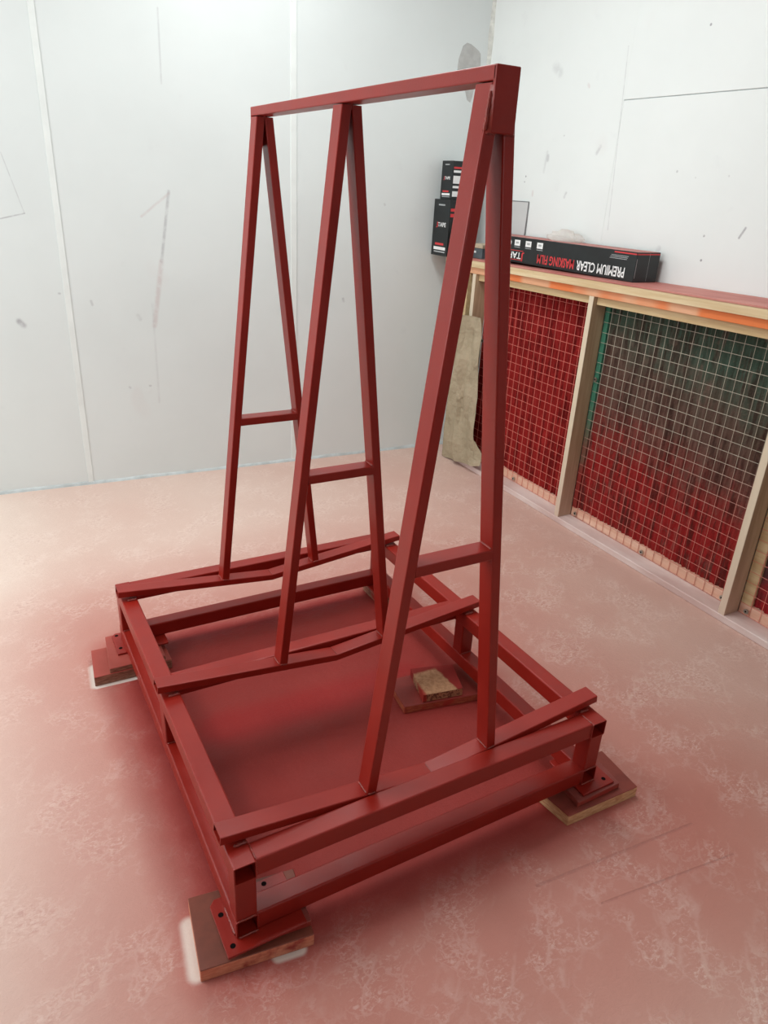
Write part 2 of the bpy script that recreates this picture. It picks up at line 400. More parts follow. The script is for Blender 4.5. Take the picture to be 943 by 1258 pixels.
def weld(A, B, parent, rad=0.0035):
    """rippled weld bead along A-B"""
    A, B = Vector(A), Vector(B); d = B-A; n = max(4, int(d.length/0.0035)); ax = d.normalized()
    s = ax.orthogonal().normalized(); u = ax.cross(s)
    bm = bmesh.new(); prev = None
    for i in range(n+1):
        c = A+d*i/n+Vector((random.uniform(-1, 1), random.uniform(-1, 1), random.uniform(-1, 1)))*0.0006
        q = rad*(0.75+0.35*(i % 2)+random.uniform(-.12, .12))*(0.4 if i in (0, n) else 1)
        rg = [bm.verts.new(c+(s*math.cos(a)+u*math.sin(a))*q) for a in [k*math.pi/3 for k in range(6)]]
        if prev:
            for k in range(6): bm.faces.new((prev[k], prev[(k+1) % 6], rg[(k+1) % 6], rg[k]))
        else: bm.faces.new(rg[::-1])
        prev = rg
    bm.faces.new(prev)
    return link('weld_bead', bm, M_WELD, parent, True)
def disc(name, c, rad, hgt, mat, parent, axis='Z', n=16):
    bm = bmesh.new()
    bmesh.ops.create_cone(bm, cap_ends=True, segments=n, radius1=rad, radius2=rad, depth=hgt)
    if axis == 'X': bmesh.ops.rotate(bm, verts=bm.verts, matrix=Matrix.Rotation(math.pi/2, 3, 'Y'))
    bmesh.ops.translate(bm, verts=bm.verts, vec=c)
    return link(name, bm, mat, parent)
def text(name, s, origin, right, up, height, mat, parent, width=None, depth=0.0004):
    """flat printed lettering: right / up are the reading directions on the surface"""
    cu = bpy.data.curves.new(name, 'FONT'); cu.body = s; cu.size = 1; cu.resolution_u = 2; cu.extrude = 0.0; cu.offset = 0.018
    tmp = bpy.data.objects.new(name, cu); COL.objects.link(tmp)
    dg = bpy.context.evaluated_depsgraph_get()
    me = bpy.data.meshes.new_from_object(tmp.evaluated_get(dg)); bpy.data.objects.remove(tmp); bpy.data.curves.remove(cu)
    xs = [v.co.x for v in me.vertices]; ys = [v.co.y for v in me.vertices]
    x0, x1, y0, y1 = min(xs), max(xs), min(ys), max(ys)
    ky = height/(y1-y0); kx = (width/(x1-x0)) if width else ky
    r_, u_ = Vector(right).normalized(), Vector(up).normalized(); nn = r_.cross(u_)
    for v in me.vertices:
        v.co = Vector(origin)+r_*((v.co.x-x0)*kx)+u_*((v.co.y-y0)*ky)+nn*depth
    me.materials.clear(); me.materials.append(mat)
    o = bpy.data.objects.new(name, me); COL.objects.link(o); o.parent = parent
    return o
def print_bar(name, origin, right, up, w, h, mat, parent, depth=0.0004):
    r_, u_ = Vector(right).normalized(), Vector(up).normalized(); nn = r_.cross(u_); o0 = Vector(origin)+nn*depth
    bm = bmesh.new(); bm.faces.new([bm.verts.new(q) for q in (o0, o0+r_*w, o0+r_*w+u_*h, o0+u_*h)])
    return link(name, bm, mat, parent)

# ------------------------------------------------------------------ room shell
KB, CB = -0.05759, 3.0717                       # back wall: y = KB*x + CB
KR, CR = 0.02376, 2.3132                        # front of the filter bench: x = KR*y + CR
yb = lambda x: KB*x+CB
xr = lambda y, o=0.0: KR*y+CR+o
xw = lambda y: 2.585-0.0145*(y-2.92)            # right wall
ROOM_L, ROOM_F, ROOM_H = -2.9, -3.6, 3.2

bm = bmesh.new(); hexa(bm, [(ROOM_L-.2, ROOM_F-.2, -.1), (3.0, ROOM_F-.2, -.1), (3.0, 3.5, -.1), (ROOM_L-.2, 3.5, -.1), (ROOM_L-.2, ROOM_F-.2, 0), (3.0, ROOM_F-.2, 0), (3.0, 3.5, 0), (ROOM_L-.2, 3.5, 0)])
struct(link('floor', bm, M_FLOOR), 'pale floor covering dusted with red paint overspray')

def back_pt(x, z, off=0.0):
    n = Vector((-KB, 1, 0)).normalized(); return Vector((x, yb(x), z))+n*off
GREY = (0.30, 0.30, 0.33); PINKM = (0.50, 0.36, 0.36)
back_marks = [
    (back_pt(0.706, 1.565), back_pt(0.645, 1.22), 0.012, 0.45, GREY),
    (back_pt(0.645, 1.22), back_pt(0.583, 0.884), 0.020, 0.35, PINKM),
    (back_pt(0.706, 1.555), back_pt(0.56, 1.44), 0.010, 0.28, PINKM),
    (back_pt(-0.082, 0.925), back_pt(-0.065, 0.905), 0.022, 0.75, GREY),
    (back_pt(-0.30, 1.36), back_pt(0.014, 1.438), 0.005, 0.55, GREY),
    (back_pt(0.014, 1.438), back_pt(-0.05, 1.70), 0.004, 0.30, GREY),
    (back_pt(0.712, 2.36), back_pt(0.706, 2.05), 0.007, 0.28, GREY),
    (back_pt(0.58, 1.00), back_pt(0.575, 0.45), 0.010, 0.14, GREY),
    (back_pt(1.70, 1.01), back_pt(1.705, 0.995), 0.012, 0.40, GREY),
    (back_pt(1.95, 1.55), back_pt(1.953, 1.545), 0.010, 0.35, GREY),
    (back_pt(0.27, 1.02), back_pt(0.275, 1.00), 0.010, 0.35, GREY),
    (back_pt(0.12, 1.06), back_pt(0.125, 1.06), 0.008, 0.45, GREY),
    (back_pt(0.53, 0.55), back_pt(0.535, 0.55), 0.009, 0.4, GREY),
    (back_pt(0.42, 0.55), back_pt(0.425, 0.545), 0.009, 0.3, GREY),
    (back_pt(0.50, 0.94), back_pt(0.51, 0.92), 0.016, 0.22, GREY),
]
M_WALL_B = mat_wall('back_wall_panels', (0.73, 0.785, 0.785), back_marks)
wall_b = struct(bpy.data.objects.new('wall_back', None), 'white panelled back wall with scuffs and cover strips'); COL.objects.link(wall_b)
def back_piece(name, x0, x1, z0, z1, o0, o1, mat, parent, r=0.001):
    bm = bmesh.new()
    hexa(bm, [back_pt(x0, z0, o0), back_pt(x1, z0, o0), back_pt(x1, z0, o1), back_pt(x0, z0, o1), back_pt(x0, z1, o0), back_pt(x1, z1, o0), back_pt(x1, z1, o1), back_pt(x0, z1, o1)])
    bevel(bm, r, 1); return link(name, bm, mat, parent)
for a, b in ((-3.2, -1.062), (-1.058, 0.158), (0.162, 1.384), (1.388, 2.75)):
    back_piece('wall_panel', a, b, 0, ROOM_H, 0.0, 0.05, M_WALL_B, wall_b)
# cover strips over the joints
for x, w in ((-1.06, .03), (0.160, .030), (1.386, .034)):
    back_piece('cover_strip', x-w/2, x+w/2, 0.0, ROOM_H, -0.004, 0.001, M_STRIP, wall_b, 0.0012)
# peeled patch: filler showing through a ragged hole in the paint
pp = [(2.400, 2.395), (2.425, 2.412), (2.452, 2.408), (2.478, 2.396), (2.506, 2.382), (2.521, 2.368), (2.527, 2.31), (2.52, 2.26), (2.50, 2.22), (2.49, 2.15), (2.478, 2.118), (2.455, 2.13), (2.44, 2.17), (2.405, 2.20), (2.372, 2.25), (2.378, 2.33)]
bm = bmesh.new(); vb = [bm.verts.new(back_pt(x, z, -0.0008)) for x, z in pp]; vf = [bm.verts.new(back_pt(x, z, 0.002)) for x, z in pp]
bm.faces.new(vb); bm.faces.new(vf[::-1])
for i in range(len(pp)): bm.faces.new((vb[i], vb[(i+1) % len(pp)], vf[(i+1) % len(pp)], vf[i]))
o = link('peeled_patch', bm, M_PATCH, wall_b); o['label'] = 'ragged grey patch of peeled paint'
# sealant bead along the foot of the wall
bm = bmesh.new(); prev = None
for i in range(60):
    x = -3.0+5.6*i/59; h = 0.016+random.uniform(-.003, .003); q = 0.011+random.uniform(-.002, .002)
    rg = [bm.verts.new(back_pt(x, 0, 0)), bm.verts.new(back_pt(x, 0, -q)), bm.verts.new(back_pt(x, h*0.6, -q*0.6)), bm.verts.new(back_pt(x, h, 0))]
    if prev:
        for k in range(3): bm.faces.new((prev[k], prev[k+1], rg[k+1], rg[k]))
    prev = rg
struct(link('baseboard_back', bm, M_SEAL), 'grey sealant bead along foot of back wall')

def rw_pt(y, z, off=0.0):
    n = Vector((1, 0.0145, 0)).normalized(); return Vector((xw(y), y, z))+n*off
right_marks = [
    (rw_pt(1.85, 2.30), rw_pt(1.79, 1.5), 0.005, 0.28, GREY),
    (rw_pt(2.34, 2.26), rw_pt(2.30, 2.23), 0.035, 0.24, GREY),
    (rw_pt(2.31, 1.84), rw_pt(2.31, 1.82), 0.016, 0.40, GREY),
    (rw_pt(2.32, 1.86), rw_pt(2.33, 1.76), 0.012, 0.22, GREY),
    (rw_pt(1.93, 1.88), rw_pt(1.95, 1.85), 0.014, 0.35, GREY),
    (rw_pt(2.13, 1.66), rw_pt(2.14, 1.64), 0.012, 0.35, GREY),
    (rw_pt(2.40, 1.66), rw_pt(2.40, 1.64), 0.012, 0.30, PINKM),
    (rw_pt(2.08, 2.16), rw_pt(2.07, 2.15), 0.012, 0.28, PINKM),
    (rw_pt(1.02, 1.56), rw_pt(1.04, 1.52), 0.008, 0.8, GREY),
    (rw_pt(1.45, 1.44), rw_pt(1.47, 1.36), 0.020, 0.35, GREY),
]
M_WALL_R = mat_wall('right_wall_panels', (0.80, 0.845, 0.84), right_marks, specks=0.75, rough=0.42)
wall_r = struct(bpy.data.objects.new('wall_right', None), 'white right wall speckled with paint'); COL.objects.link(wall_r)
def right_piece(name, y0, y1, z0, z1, o0, o1, mat, parent, r=0.001, dz=0.0):
    bm = bmesh.new()
    hexa(bm, [rw_pt(y0, z0, o0), rw_pt(y0, z0, o1), rw_pt(y1, z0+dz, o1), rw_pt(y1, z0+dz, o0), rw_pt(y0, z1, o0), rw_pt(y0, z1, o1), rw_pt(y1, z1+dz, o1), rw_pt(y1, z1+dz, o0)])
    bevel(bm, r, 1); return link(name, bm, mat, parent)
right_piece('wall_panel', 1.8247, 2.95, 0, ROOM_H, 0, 0.05, M_WALL_R, wall_r, 0.0006)
right_piece('wall_panel', -3.8, 1.8245, 0, 2.075, 0, 0.05, M_WALL_R, wall_r, 0.0012)
right_piece('wall_panel', -3.8, 1.8245, 2.0785, ROOM_H, -0.001, 0.05, M_WALL_R, wall_r, 0.0012)
right_piece('joint_backing', -3.8, 1.83, 2.06, 2.09, 0.004, 0.02, M_SEAL, wall_r, 0)
# corner bead
bm = bmesh.new(); prev = None
cxy = Vector((2.583, yb(2.583), 0))
for i in range(40):
    z = ROOM_H*i/39; q = 0.020+random.uniform(-.004, .004)
    rg = [bm.verts.new(cxy+Vector((-q, 0.003, z))), bm.verts.new(cxy+Vector((-q*0.4, -q*0.4, z))), bm.verts.new(cxy+Vector((0.004, -q, z)))]
    if prev:
        for k in range(2): bm.faces.new((prev[k], prev[k+1], rg[k+1], rg[k]))
    prev = rg
M_CORNER = plain('corner_sealant', (0.64, 0.66, 0.62), 0.5, 0, 0.4, 0.2, 18)
struct(link('trim_1', bm, M_CORNER), 'uneven sealant bead in the wall corner')
wl = struct(box('wall_left', ROOM_L-.1, ROOM_L, ROOM_F, 3.4, 0, ROOM_H, M_CEIL), 'white left wall')
struct(box('fill_blocker', ROOM_L, ROOM_L+.03, ROOM_F+.2, -0.3, 0, 2.9, M_FILL_CUT), 'added unseen dark grey panel on left wall, cuts front fill light')  # added out of view to keep camera-facing tube sides dark
struct(box('wall_front', ROOM_L-.1, 2.9, ROOM_F-.1, ROOM_F, 0, ROOM_H, M_FILL_CUT), 'unseen front wall behind the camera, darkened to cut fill light')  # out-of-view wall coloured dark so it bounces little light onto the rack
struct(box('ceiling', ROOM_L-.2, 3.0, ROOM_F-.2, 3.5, ROOM_H, ROOM_H+.1, M_CEIL), 'white ceiling')

# ------------------------------------------------------------------ the A-frame rack
Wd, Ln, S = 1.1028, 1.334, 0.0525
ZT, ZL = 0.287, 0.1157                      # top of upper / lower rails
ZO, ZC, VT, XO = 0.3274, 0.2692, 0.0235, -0.0087
D = 0.05; TX = 0.0265
YF, YM, YR = 0.0568, 0.6313, 1.2006
ZR, HR, WR, Y0, Y1 = 1.8397, 0.0245, 0.0516, 0.0525, 1.2485
K = 0.1107; CXM = Wd/2; ZB = ZR-HR
rack = empty('glass_rack', 'red oxide painted steel A-frame rack standing on wooden blocks', 'rack')
UP = (0, 0, 1)
# base rails, posts, cross beams
for x in (S/2, Wd-S/2):
    tube('upper_rail', (x, 0, ZT-S/2), (x, Ln, ZT-S/2), S, S, UP, rack)
    tube('lower_rail', (x, 0, ZL-S/2), (x, Ln, ZL-S/2), S, S, UP, rack)
    for y in (S/2+0.0005, YM+0.030, Ln-S/2):
        tube('post', (x, y, ZL-0.001), (x, y, ZT-S+0.001), S-0.002, S-0.002, (0, 1, 0), rack)
        weld((x-S/2+.004, y-S/2, ZL+.001), (x+S/2-.004, y-S/2, ZL+.001), rack, .0028)
for y in (0.003+S/2, YM+D+S/2+0.006, Ln-S/2):
    tube('cross_beam', (S-0.001, y, ZT-S/2), (Wd-S+0.001, y, ZT-S/2), S, S, UP, rack)
for y in (0.003+S/2, Ln-S/2):
    tube('cross_beam', (S-0.001, y, ZL-S/2), (Wd-S+0.001, y, ZL-S/2), S, S, UP, rack)
for x in (S, Wd-S):
    weld((x, 0.006, ZT), (x, S-.004, ZT), rack, .0022)
    weld((x, 0.003, ZT-S+.006), (x, 0.003, ZT-.004), rack, .0022)
    weld((x, 0.003, ZL-S+.006), (x, 0.003, ZL-.004), rack, .0022)
# sloped bearers, two per A-frame, falling to the middle
def vtop(x):
    x = min(x, Wd-x); return ZO+(ZC-ZO)*(x-XO)/(CXM-XO)
for y in (YF, YM, YR):
    yc = y+D/2
    sl = Vector((CXM-XO, 0, ZC-ZO)).normalized(); nrm = Vector((-sl.z, 0, sl.x))
    for sg in (1, -1):
        fx = lambda v: Vector((CXM+sg*(v[0]-CXM), v[1], v[2]))
        A = fx(Vector((XO, yc, ZO))-nrm*VT/2); B = fx(Vector((CXM, yc, ZC))-nrm*VT/2)
        nn = Vector((nrm.x*sg, 0, nrm.z))
        tube('sloped_bearer', A, B, D, VT, nn, rack, t=0.0025, r=0.003, cutB=((CXM, yc, 0), (1, 0, 0)))
        xi = S*0.35 if sg == 1 else Wd-S*0.35; xj = S*0.98 if sg == 1 else Wd-S*0.98
        weld((xi, y-.001, ZT+.002), (xj, y-.001, ZT+.002), rack, .004)
    weld((CXM, y+.004, ZC+.0005), (CXM, y+D-.004, ZC+.0005), rack, .0018)
# legs
lo = lambda z: CXM-(WR/2+(ZB-z)*K)
zleg = ZC
for _ in range(12): zleg = vtop(lo(zleg))
kx = math.atan(K)
for y in (YF, YM, YR):
    yc = y+D/2
    for sg in (1, -1):
        off = TX/2*math.cos(kx)
        P0 = Vector((lo(zleg)+TX/2, yc, zleg)); P1 = Vector((lo(ZB)+TX/2, yc, ZB))
        fx = lambda v: Vector((CXM+sg*(v[0]-CXM), v[1], v[2]))
        P0, P1 = fx(P0), fx(P1)
        bn = Vector((ZO-ZC if sg == 1 else ZC-ZO, 0, CXM-XO)).normalized()
        tube('leg', P0, P1, D, TX*math.cos(kx), (1, 0, 0), rack, t=0.0025, r=0.0032,
             cutA=((P0.x, yc, zleg-0.0006), bn), cutB=((0, 0, ZB-0.0025), UP))
        xo_, xi_ = P0.x-TX/2, P0.x+TX/2
        weld((xo_+.002, y, vtop(xo_)+.001), (xi_-.002, y, vtop(xi_)+.001), rack, .003)
        weld((xo_, y+.003, vtop(xo_)+.001), (xo_, y+D-.003, vtop(xo_)+.001), rack, .003)
    # spreader bar
    hs, th = 0.9005, 0.0268; zz = hs-th/2
    tube('spreader_bar', (lo(zz)+TX-.001, yc, zz), (Wd-lo(zz)-TX+.001, yc, zz), D, th, UP, rack, t=0.0025, r=0.0032)
    for xa in (lo(hs)+TX, Wd-lo(hs)-TX):
        weld((xa, y+.002, hs+.001), (xa, y+D-.003, hs+.001), rack, .0038)
    # filled throat at the apex
    bm = bmesh.new(); dz = 0.012
    hexa(bm, [(CXM-.0025, y+.001, ZB-dz), (CXM+.0025, y+.001, ZB-dz), (CXM+.0025, y+D-.001, ZB-dz), (CXM-.0025, y+D-.001, ZB-dz), (CXM-.003, y+.001, ZB), (CXM+.003, y+.001, ZB), (CXM+.003, y+D-.001, ZB), (CXM-.003, y+D-.001, ZB)])
    link('apex_weld', bm, M_RED, rack)
tube('ridge_bar', (CXM, Y0, ZB+HR/2), (CXM, Y1, ZB+HR/2), WR, HR, UP, rack, t=0.0025, r=0.003)
# plate closing the front apex
box('apex_plate', CXM-WR/2, CXM+WR/2, Y0-.0035, YF+.0004, 1.7365, ZR, M_RED, rack, 0.0022, 2)
box('apex_plate', CXM-WR/2, CXM+WR/2, Y1-.001, YR+D+.004, 1.7365, ZR, M_RED, rack, 0.0022, 2)
for sg in (1, -1):                              # weld fillets running from the plate edge down onto each leg
    bm = bmesh.new(); rows = []
    for i in range(9):
        z = ZB-0.006-(ZB-0.006-1.737)*i/8; q = random.uniform(-.0004, .0004)
        xp, xl_ = CXM-WR/2+.0012, lo(z)-.0008
        pts3 = [(xp, Y0-.0034+q), (xp-.0004, Y0-.0030+q), (xl_, YF+.0042), (xp, YF+.006)]
        rows.append([bm.verts.new((CXM+sg*(a-CXM), b, z)) for a, b in pts3])
    for a, b in zip(rows[:-1], rows[1:]):
        for k in range(4): bm.faces.new((a[k], a[(k+1) % 4], b[(k+1) % 4], b[k]))
    bm.faces.new(rows[0]); bm.faces.new(rows[-1][::-1])
    link('weld_fillet', bm, M_WELD, rack)
weld((lo(1.741), YF, 1.739), (lo(1.80), YF, 1.80), rack, .0035)
weld((lo(1.741)+.002, YF-.001, 1.7365), (CXM-.008, YF-.001, 1.7365), rack, .002)
weld((CXM+.008, YF-.001, 1.7365), (Wd-lo(1.741)-.002, YF-.001, 1.7365), rack, .002)
# foot plates; solid dark discs painted in as the shade of bolt holes
PZ0, PZ1 = 0.0566, 0.0634
def foot(x0, x1, y0, y1, holes, ch=0.014):
    pts = [(x0+ch*0, y0), (x1, y0), (x1, y1), (x0+ch, y1), (x0, y1-ch)]
    pl = slab('foot_plate', pts, PZ0, PZ1, M_RED, rack, 0.001)
    for hx, hy in holes:
        h = disc('bolt_hole_disc', (hx, hy, PZ1-0.0012), 0.0065, 0.003, M_HOLE, pl); h['label'] = 'dark disc painted as the shade in a bolt hole'
foot(-0.031, 0.160, -0.034, 0.121, [(-0.014, 0.075), (-0.013, -0.011), (0.105, 0.108)])
foot(1.030, 1.152, -0.034, 0.118, [(1.130, -0.012), (1.134, 0.045)], 0.004)
foot(-0.031, 0.150, 1.224, 1.362, [(-0.014, 1.345), (-0.015, 1.259)])
foot(1.02, 1.134, 1.224, 1.362, [(1.118, 1.345), (1.118, 1.259)])
for x in (0.0, Wd):
    weld((x, 0.01, ZL-S+.002), (x, 0.09, ZL-S+.002), rack, .0035)
    weld((x-(.0 if x else -.004), -0.001, ZL-S+.002), (x+(S if not x else -S), -0.001, ZL-S+.002), rack, .003)

# ------------------------------------------------------------------ wooden supports
def wood(name, label, cat, pts, z0, z1, mat, group, r=0.0015):
    tag(slab(name, pts, z0, z1, mat, None, r), label, cat, group)
G1 = 'wooden boards under the rack feet'; G2 = 'packing blocks between boards and rack feet'
wood('support_board', 'large plywood board with orange edge under nearest rack corner', 'board', [(-0.0915, -0.0175), (0.169, -0.0525), (0.194, 0.135), (-0.067, 0.173)], 0, 0.038, M_PLY_A, G1)
wood('support_board', 'plywood board with pale cut edge under right front rack corner', 'board', [(0.9565, -0.058), (1.224, -0.0655), (1.238, 0.097), (0.936, 0.105)], 0, 0.038, M_PLY_B, G1)
wood('support_board', 'particle board support at far left rack corner', 'board', [(-0.126, 1.155), (0.14, 1.150), (0.14, 1.318), (-0.110, 1.326)], 0, 0.038, M_PLY_C, G1)
wood('support_board', 'red coated board under the middle of right rail, carrying bare chipboard block', 'board', [(0.780, 0.562), (1.075, 0.505), (1.105, 0.69), (0.800, 0.715)], 0, 0.029, M_PLY_D, G1)
wood('support_board', 'small particle board under far right rack corner, behind the middle legs', 'board', [(1.035, 1.20), (1.15, 1.20), (1.15, 1.36), (1.035, 1.36)], 0, 0.038, M_PLY_C, G1)
wood('packing_block', 'red sprayed block on the large plywood board at nearest rack corner', 'block', [(0.010, -0.012), (0.172, -0.030), (0.180, 0.098), (0.018, 0.110)], 0.038, PZ0, M_BLOCK, G2)
wood('packing_block', 'red sprayed block under foot plate at right front rack corner', 'block', [(1.002, -0.044), (1.168, -0.042), (1.180, 0.085), (1.010, 0.090)], 0.038, PZ0, M_BLOCK, G2)
wood('packing_block', 'brown wood block under foot plate at far left rack corner', 'block', [(-0.072, 1.157), (0.120, 1.155), (0.122, 1.365), (-0.052, 1.366)], 0.038, PZ0, M_PLY_C, G2)
wood('packing_block', 'bare chipboard block with red corner beside right rail', 'block', [(0.849, 0.556), (0.996, 0.529), (1.040, 0.66), (0.888, 0.705)], 0.029, 0.060, M_BARE, G2)
wood('packing_block', 'small block under far right foot plate, mostly hidden by rails', 'block', [(1.04, 1.21), (1.14, 1.21), (1.14, 1.35), (1.04, 1.35)], 0.038, PZ0, M_PLY_C, G2)

# ------------------------------------------------------------------ filter bench on the right
bench = empty('filter_bench', 'timber framed filter bench with wire mesh along right wall', 'bench')
zs = lambda y: 1.3115-0.0135*y               # the shelf is slightly out of level
def run(name, y0, y1, o0, o1, z0, z1, mat, follow=True, r=0.0015, wall_back=False):
    """a timber running along the bench; o = depth behind the bench front; z relative to shelf top if follow"""
    P = []
    for z in (z0, z1):
        for y, o in ((y0, o0), (y0, o1), (y1, o1), (y1, o0)):
            xx = xw(y)-0.002 if (wall_back and o == o1) else xr(y, o)
            P.append((xx, y, (zs(y)+z) if follow else z))
    bm = bmesh.new(); hexa(bm, P); bevel(bm, r, 1)
    return link(name, bm, mat, bench)
YE0, YE1 = -1.6, 2.905
run('shelf_board', YE0, YE1, -0.004, 0.3, -0.008, 0.0, M_SHELF, wall_back=True, r=0.0008)
run('fascia_board', YE0, YE1, -0.002, 0.024, -0.046, -0.008, M_PINE_Y)
run('top_plate', YE0, YE1, 0.010, 0.10, -0.082, -0.046, M_ORANGE)
run('sole_plate', YE0, 2.70, 0.0, 0.115, 0.0, 0.032, M_SILL, follow=False, r=0.003)
STUDS = [2.585, 1.580, 0.492, -0.60]         # centre of each stud along y
sw = 0.032
for ys in STUDS:
    bm = bmesh.new(); P = []
    for zf in (0, 1):
        for y, o in ((-sw/2, 0.0), (-sw/2, 0.092), (sw/2, 0.092), (sw/2, 0.0)):
            P.append((KR*y+o, y, 0.032 if zf == 0 else zs(ys+y)-0.082))
    hexa(bm, P); bevel(bm, 0.0012, 1)
    st = link('stud', bm, M_STUD, bench); st.location = (xr(ys, 0.004), ys, 0)
BAYS = list(zip(STUDS[1:], STUDS[:-1]))
fm = {0: (M_FILT_RED, M_WIRE_RED), 1: (M_FILT_GRN, M_WIRE_GRN), 2: (M_FILT_DRK, M_WIRE_RED)}
def wire(bm, A, B, rad=0.0014):
    A, B = Vector(A), Vector(B); ax = (B-A).normalized(); s = ax.orthogonal().normalized(); u = ax.cross(s)
    R = [[bm.verts.new(C+(s*math.cos(a)+u*math.sin(a))*rad) for a in [k*math.pi/2+.4 for k in range(4)]] for C in (A, B)]
    for k in range(4): bm.faces.new((R[0][k], R[0][(k+1) % 4], R[1][(k+1) % 4], R[1][k]))
for bi, (ya, yb_) in enumerate(BAYS):
    y0, y1 = ya+sw/2+.001, yb_-sw/2-.001
    run('head_batten', y0, y1, 0.028, 0.050, -0.120, -0.083, M_PINE_BAT)
    run('foot_batten', y0, y1, 0.098, 0.125, 0.033, 0.080, M_BLUSH, follow=False)
    for ya2, yb2, mt in ((y0, y0+0.05, M_PINE_BAT if bi != 0 else M_GREEN), (y1-(0.03 if bi == 1 else 0.05), y1, M_GREEN if bi == 1 else (M_FILT_RED if bi == 0 else M_PINE_BAT))):
        if bi == 0 and ya2 == y0: mt = M_FILT_RED
        run('side_batten', ya2, yb2, 0.0975, 0.125, 0.08, 1.19, mt, follow=False)
    fmat, wmat = fm[bi]
    # fibrous pad, pleated and uneven
    ny, nz = 150, 70; bm = bmesh.new(); G = []
    zt = zs((y0+y1)/2)-0.05
    rnd = [random.uniform(-1, 1) for _ in range(400)]
    for j in range(nz+1):
        row = []
        for i in range(ny+1):
            y = y0+0.001+(y1-y0-0.002)*i/ny; z = 0.058+(zt-0.058)*j/nz
            col = (y-y0)/0.026; k = int(col); fr = col-k
            ph = abs(math.sin(math.pi*fr))
            o = 0.124-0.014*ph*(0.7+0.3*rnd[k % 400])-0.006*math.sin(z*9+rnd[(k*7) % 400]*3)*rnd[(k*3) % 400]+random.uniform(-.0025, .0025)
            edge = min(i, ny-i, j*2, 6)/6
            row.append(bm.verts.new((xr(y, o-0.004*edge), y, z+random.uniform(-.004, .004))))
        G.append(row)
    for j in range(nz):
        for i in range(ny): bm.faces.new((G[j][i], G[j][i+1], G[j+1][i+1], G[j+1][i]))
    link('filter_pad', bm, fmat, bench, True)
    # welded wire mesh, 50 mm squares
    bm = bmesh.new(); om = 0.094; pz = 0.05
    nyw = int((y1-y0-0.008)/pz); z0, z1 = 0.036, zs(y0)-0.10
    yy = [y0+0.004+pz*k for k in range(nyw+1)]
    jit = lambda: random.uniform(-.0015, .0015)
    for y in yy:
        e = jit(); wire(bm, (xr(y, om), y+e, z0), (xr(y, om), y+jit(), z1), 0.0013)
    z = z0
    while z < z1:
        e = jit()
        wire(bm, (xr(y0+.002, om-.0024), y0+.002, z+e), (xr(y1-.002, om-.0024), y1-.002, z+jit()), 0.0013); z += pz
    link('wire_mesh', bm, wmat, bench)
    for ys, zz in ((y1-0.04, 0.055), ((y0+y1)/2, 0.052), (y0+0.05, 0.055), (y1-0.018, 0.80)):
        w = disc('washer_screw', (xr(ys, om-.005), ys, zz), 0.011, 0.004, M_SCREW, bench, 'X', 14)
        disc('screw_head', (xr(ys, om-.0075), ys, zz), 0.004, 0.003, M_HOLE, w, 'X', 8)

# kraft paper taped over the far end of the bench
def paper():
    out = [(2.640, 0.955), (2.435, 0.962), (2.420, 0.90), (2.412, 0.83), (2.424, 0.76), (2.418, 0.70), (2.434, 0.62), (2.430, 0.55), (2.443, 0.47), (2.438, 0.38), (2.432, 0.27), (2.39, 0.236), (2.35, 0.215), (2.28, 0.16), (2.29, 0.075), (2.35, 0.055), (2.48, 0.035), (2.60, 0.012), (2.712, 0.004), (2.700, 0.2), (2.685, 0.45), (2.665, 0.70), (2.648, 0.88)]
    bm = bmesh.new(); f = bm.faces.new([bm.verts.new((0, y, z)) for y, z in out])
    bmesh.ops.triangulate(bm, faces=[f])
    for _ in range(4):
        bmesh.ops.subdivide_edges(bm, edges=[e for e in bm.edges if e.calc_length() > 0.035], cuts=1, use_grid_fill=False)
        bmesh.ops.triangulate(bm, faces=bm.faces)
    from mathutils import noise as mn
    for v in bm.verts:
        y, z = v.co.y, v.co.z
        crease = 0.030*math.exp(-((y-(2.60-0.05*(0.9-z)))/0.02)**2)
        fold = -0.024*math.exp(-((y-2.535+0.08*(z-0.6))/0.022)**2)*(1 if z < 0.85 else 0.3)
        nz_ = 0.022*mn.noise(Vector((y*9, z*4, 3.1)))+0.007*mn.noise(Vector((y*25, z*18, 1.1)))
        v.co.x = xr(y, -0.034-crease-fold*0.7+nz_)
    g = bmesh.ops.extrude_face_region(bm, geom=list(bm.faces))
    for v in [q for q in g['geom'] if isinstance(q, bmesh.types.BMVert)]: v.co.x += 0.0008
    o = link('masking_paper', bm, M_PAPER, None, False)
    tag(o, 'creased brown kraft paper taped over far end of filter bench', 'paper')
paper()
run('end_panel', 2.64, 2.70, 0.0, 0.10, 0.032, 1.19, M_PINE_BAT, follow=False)

# ------------------------------------------------------------------ cartons on the shelf
def carton(name, label, P, z0, z1, mats, group=None, r=0.0015):
    """P: four plan corners; top face gets the second material"""
    bm = bmesh.new()
    hexa(bm, [(x, y, z0) for x, y in P]+[(x, y, z1) for x, y in P])
    bm.faces.ensure_lookup_table(); bm.faces[1].material_index = 1
    bmesh.ops.bevel(bm, geom=list(bm.edges), offset=r, segments=1, affect='EDGES')
    root = empty(name, label, 'box', group, (P[0][0], P[0][1], z0))
    inv = Matrix.Translation(-root.location)
    o = link('carton_body', bm, mats, root); o.matrix_parent_inverse = inv
    root['_o'] = 0; del root['_o']
    return root
def fixp(root):
    inv = Matrix.Translation(-root.location)
    for c in root.children: c.matrix_parent_inverse = inv
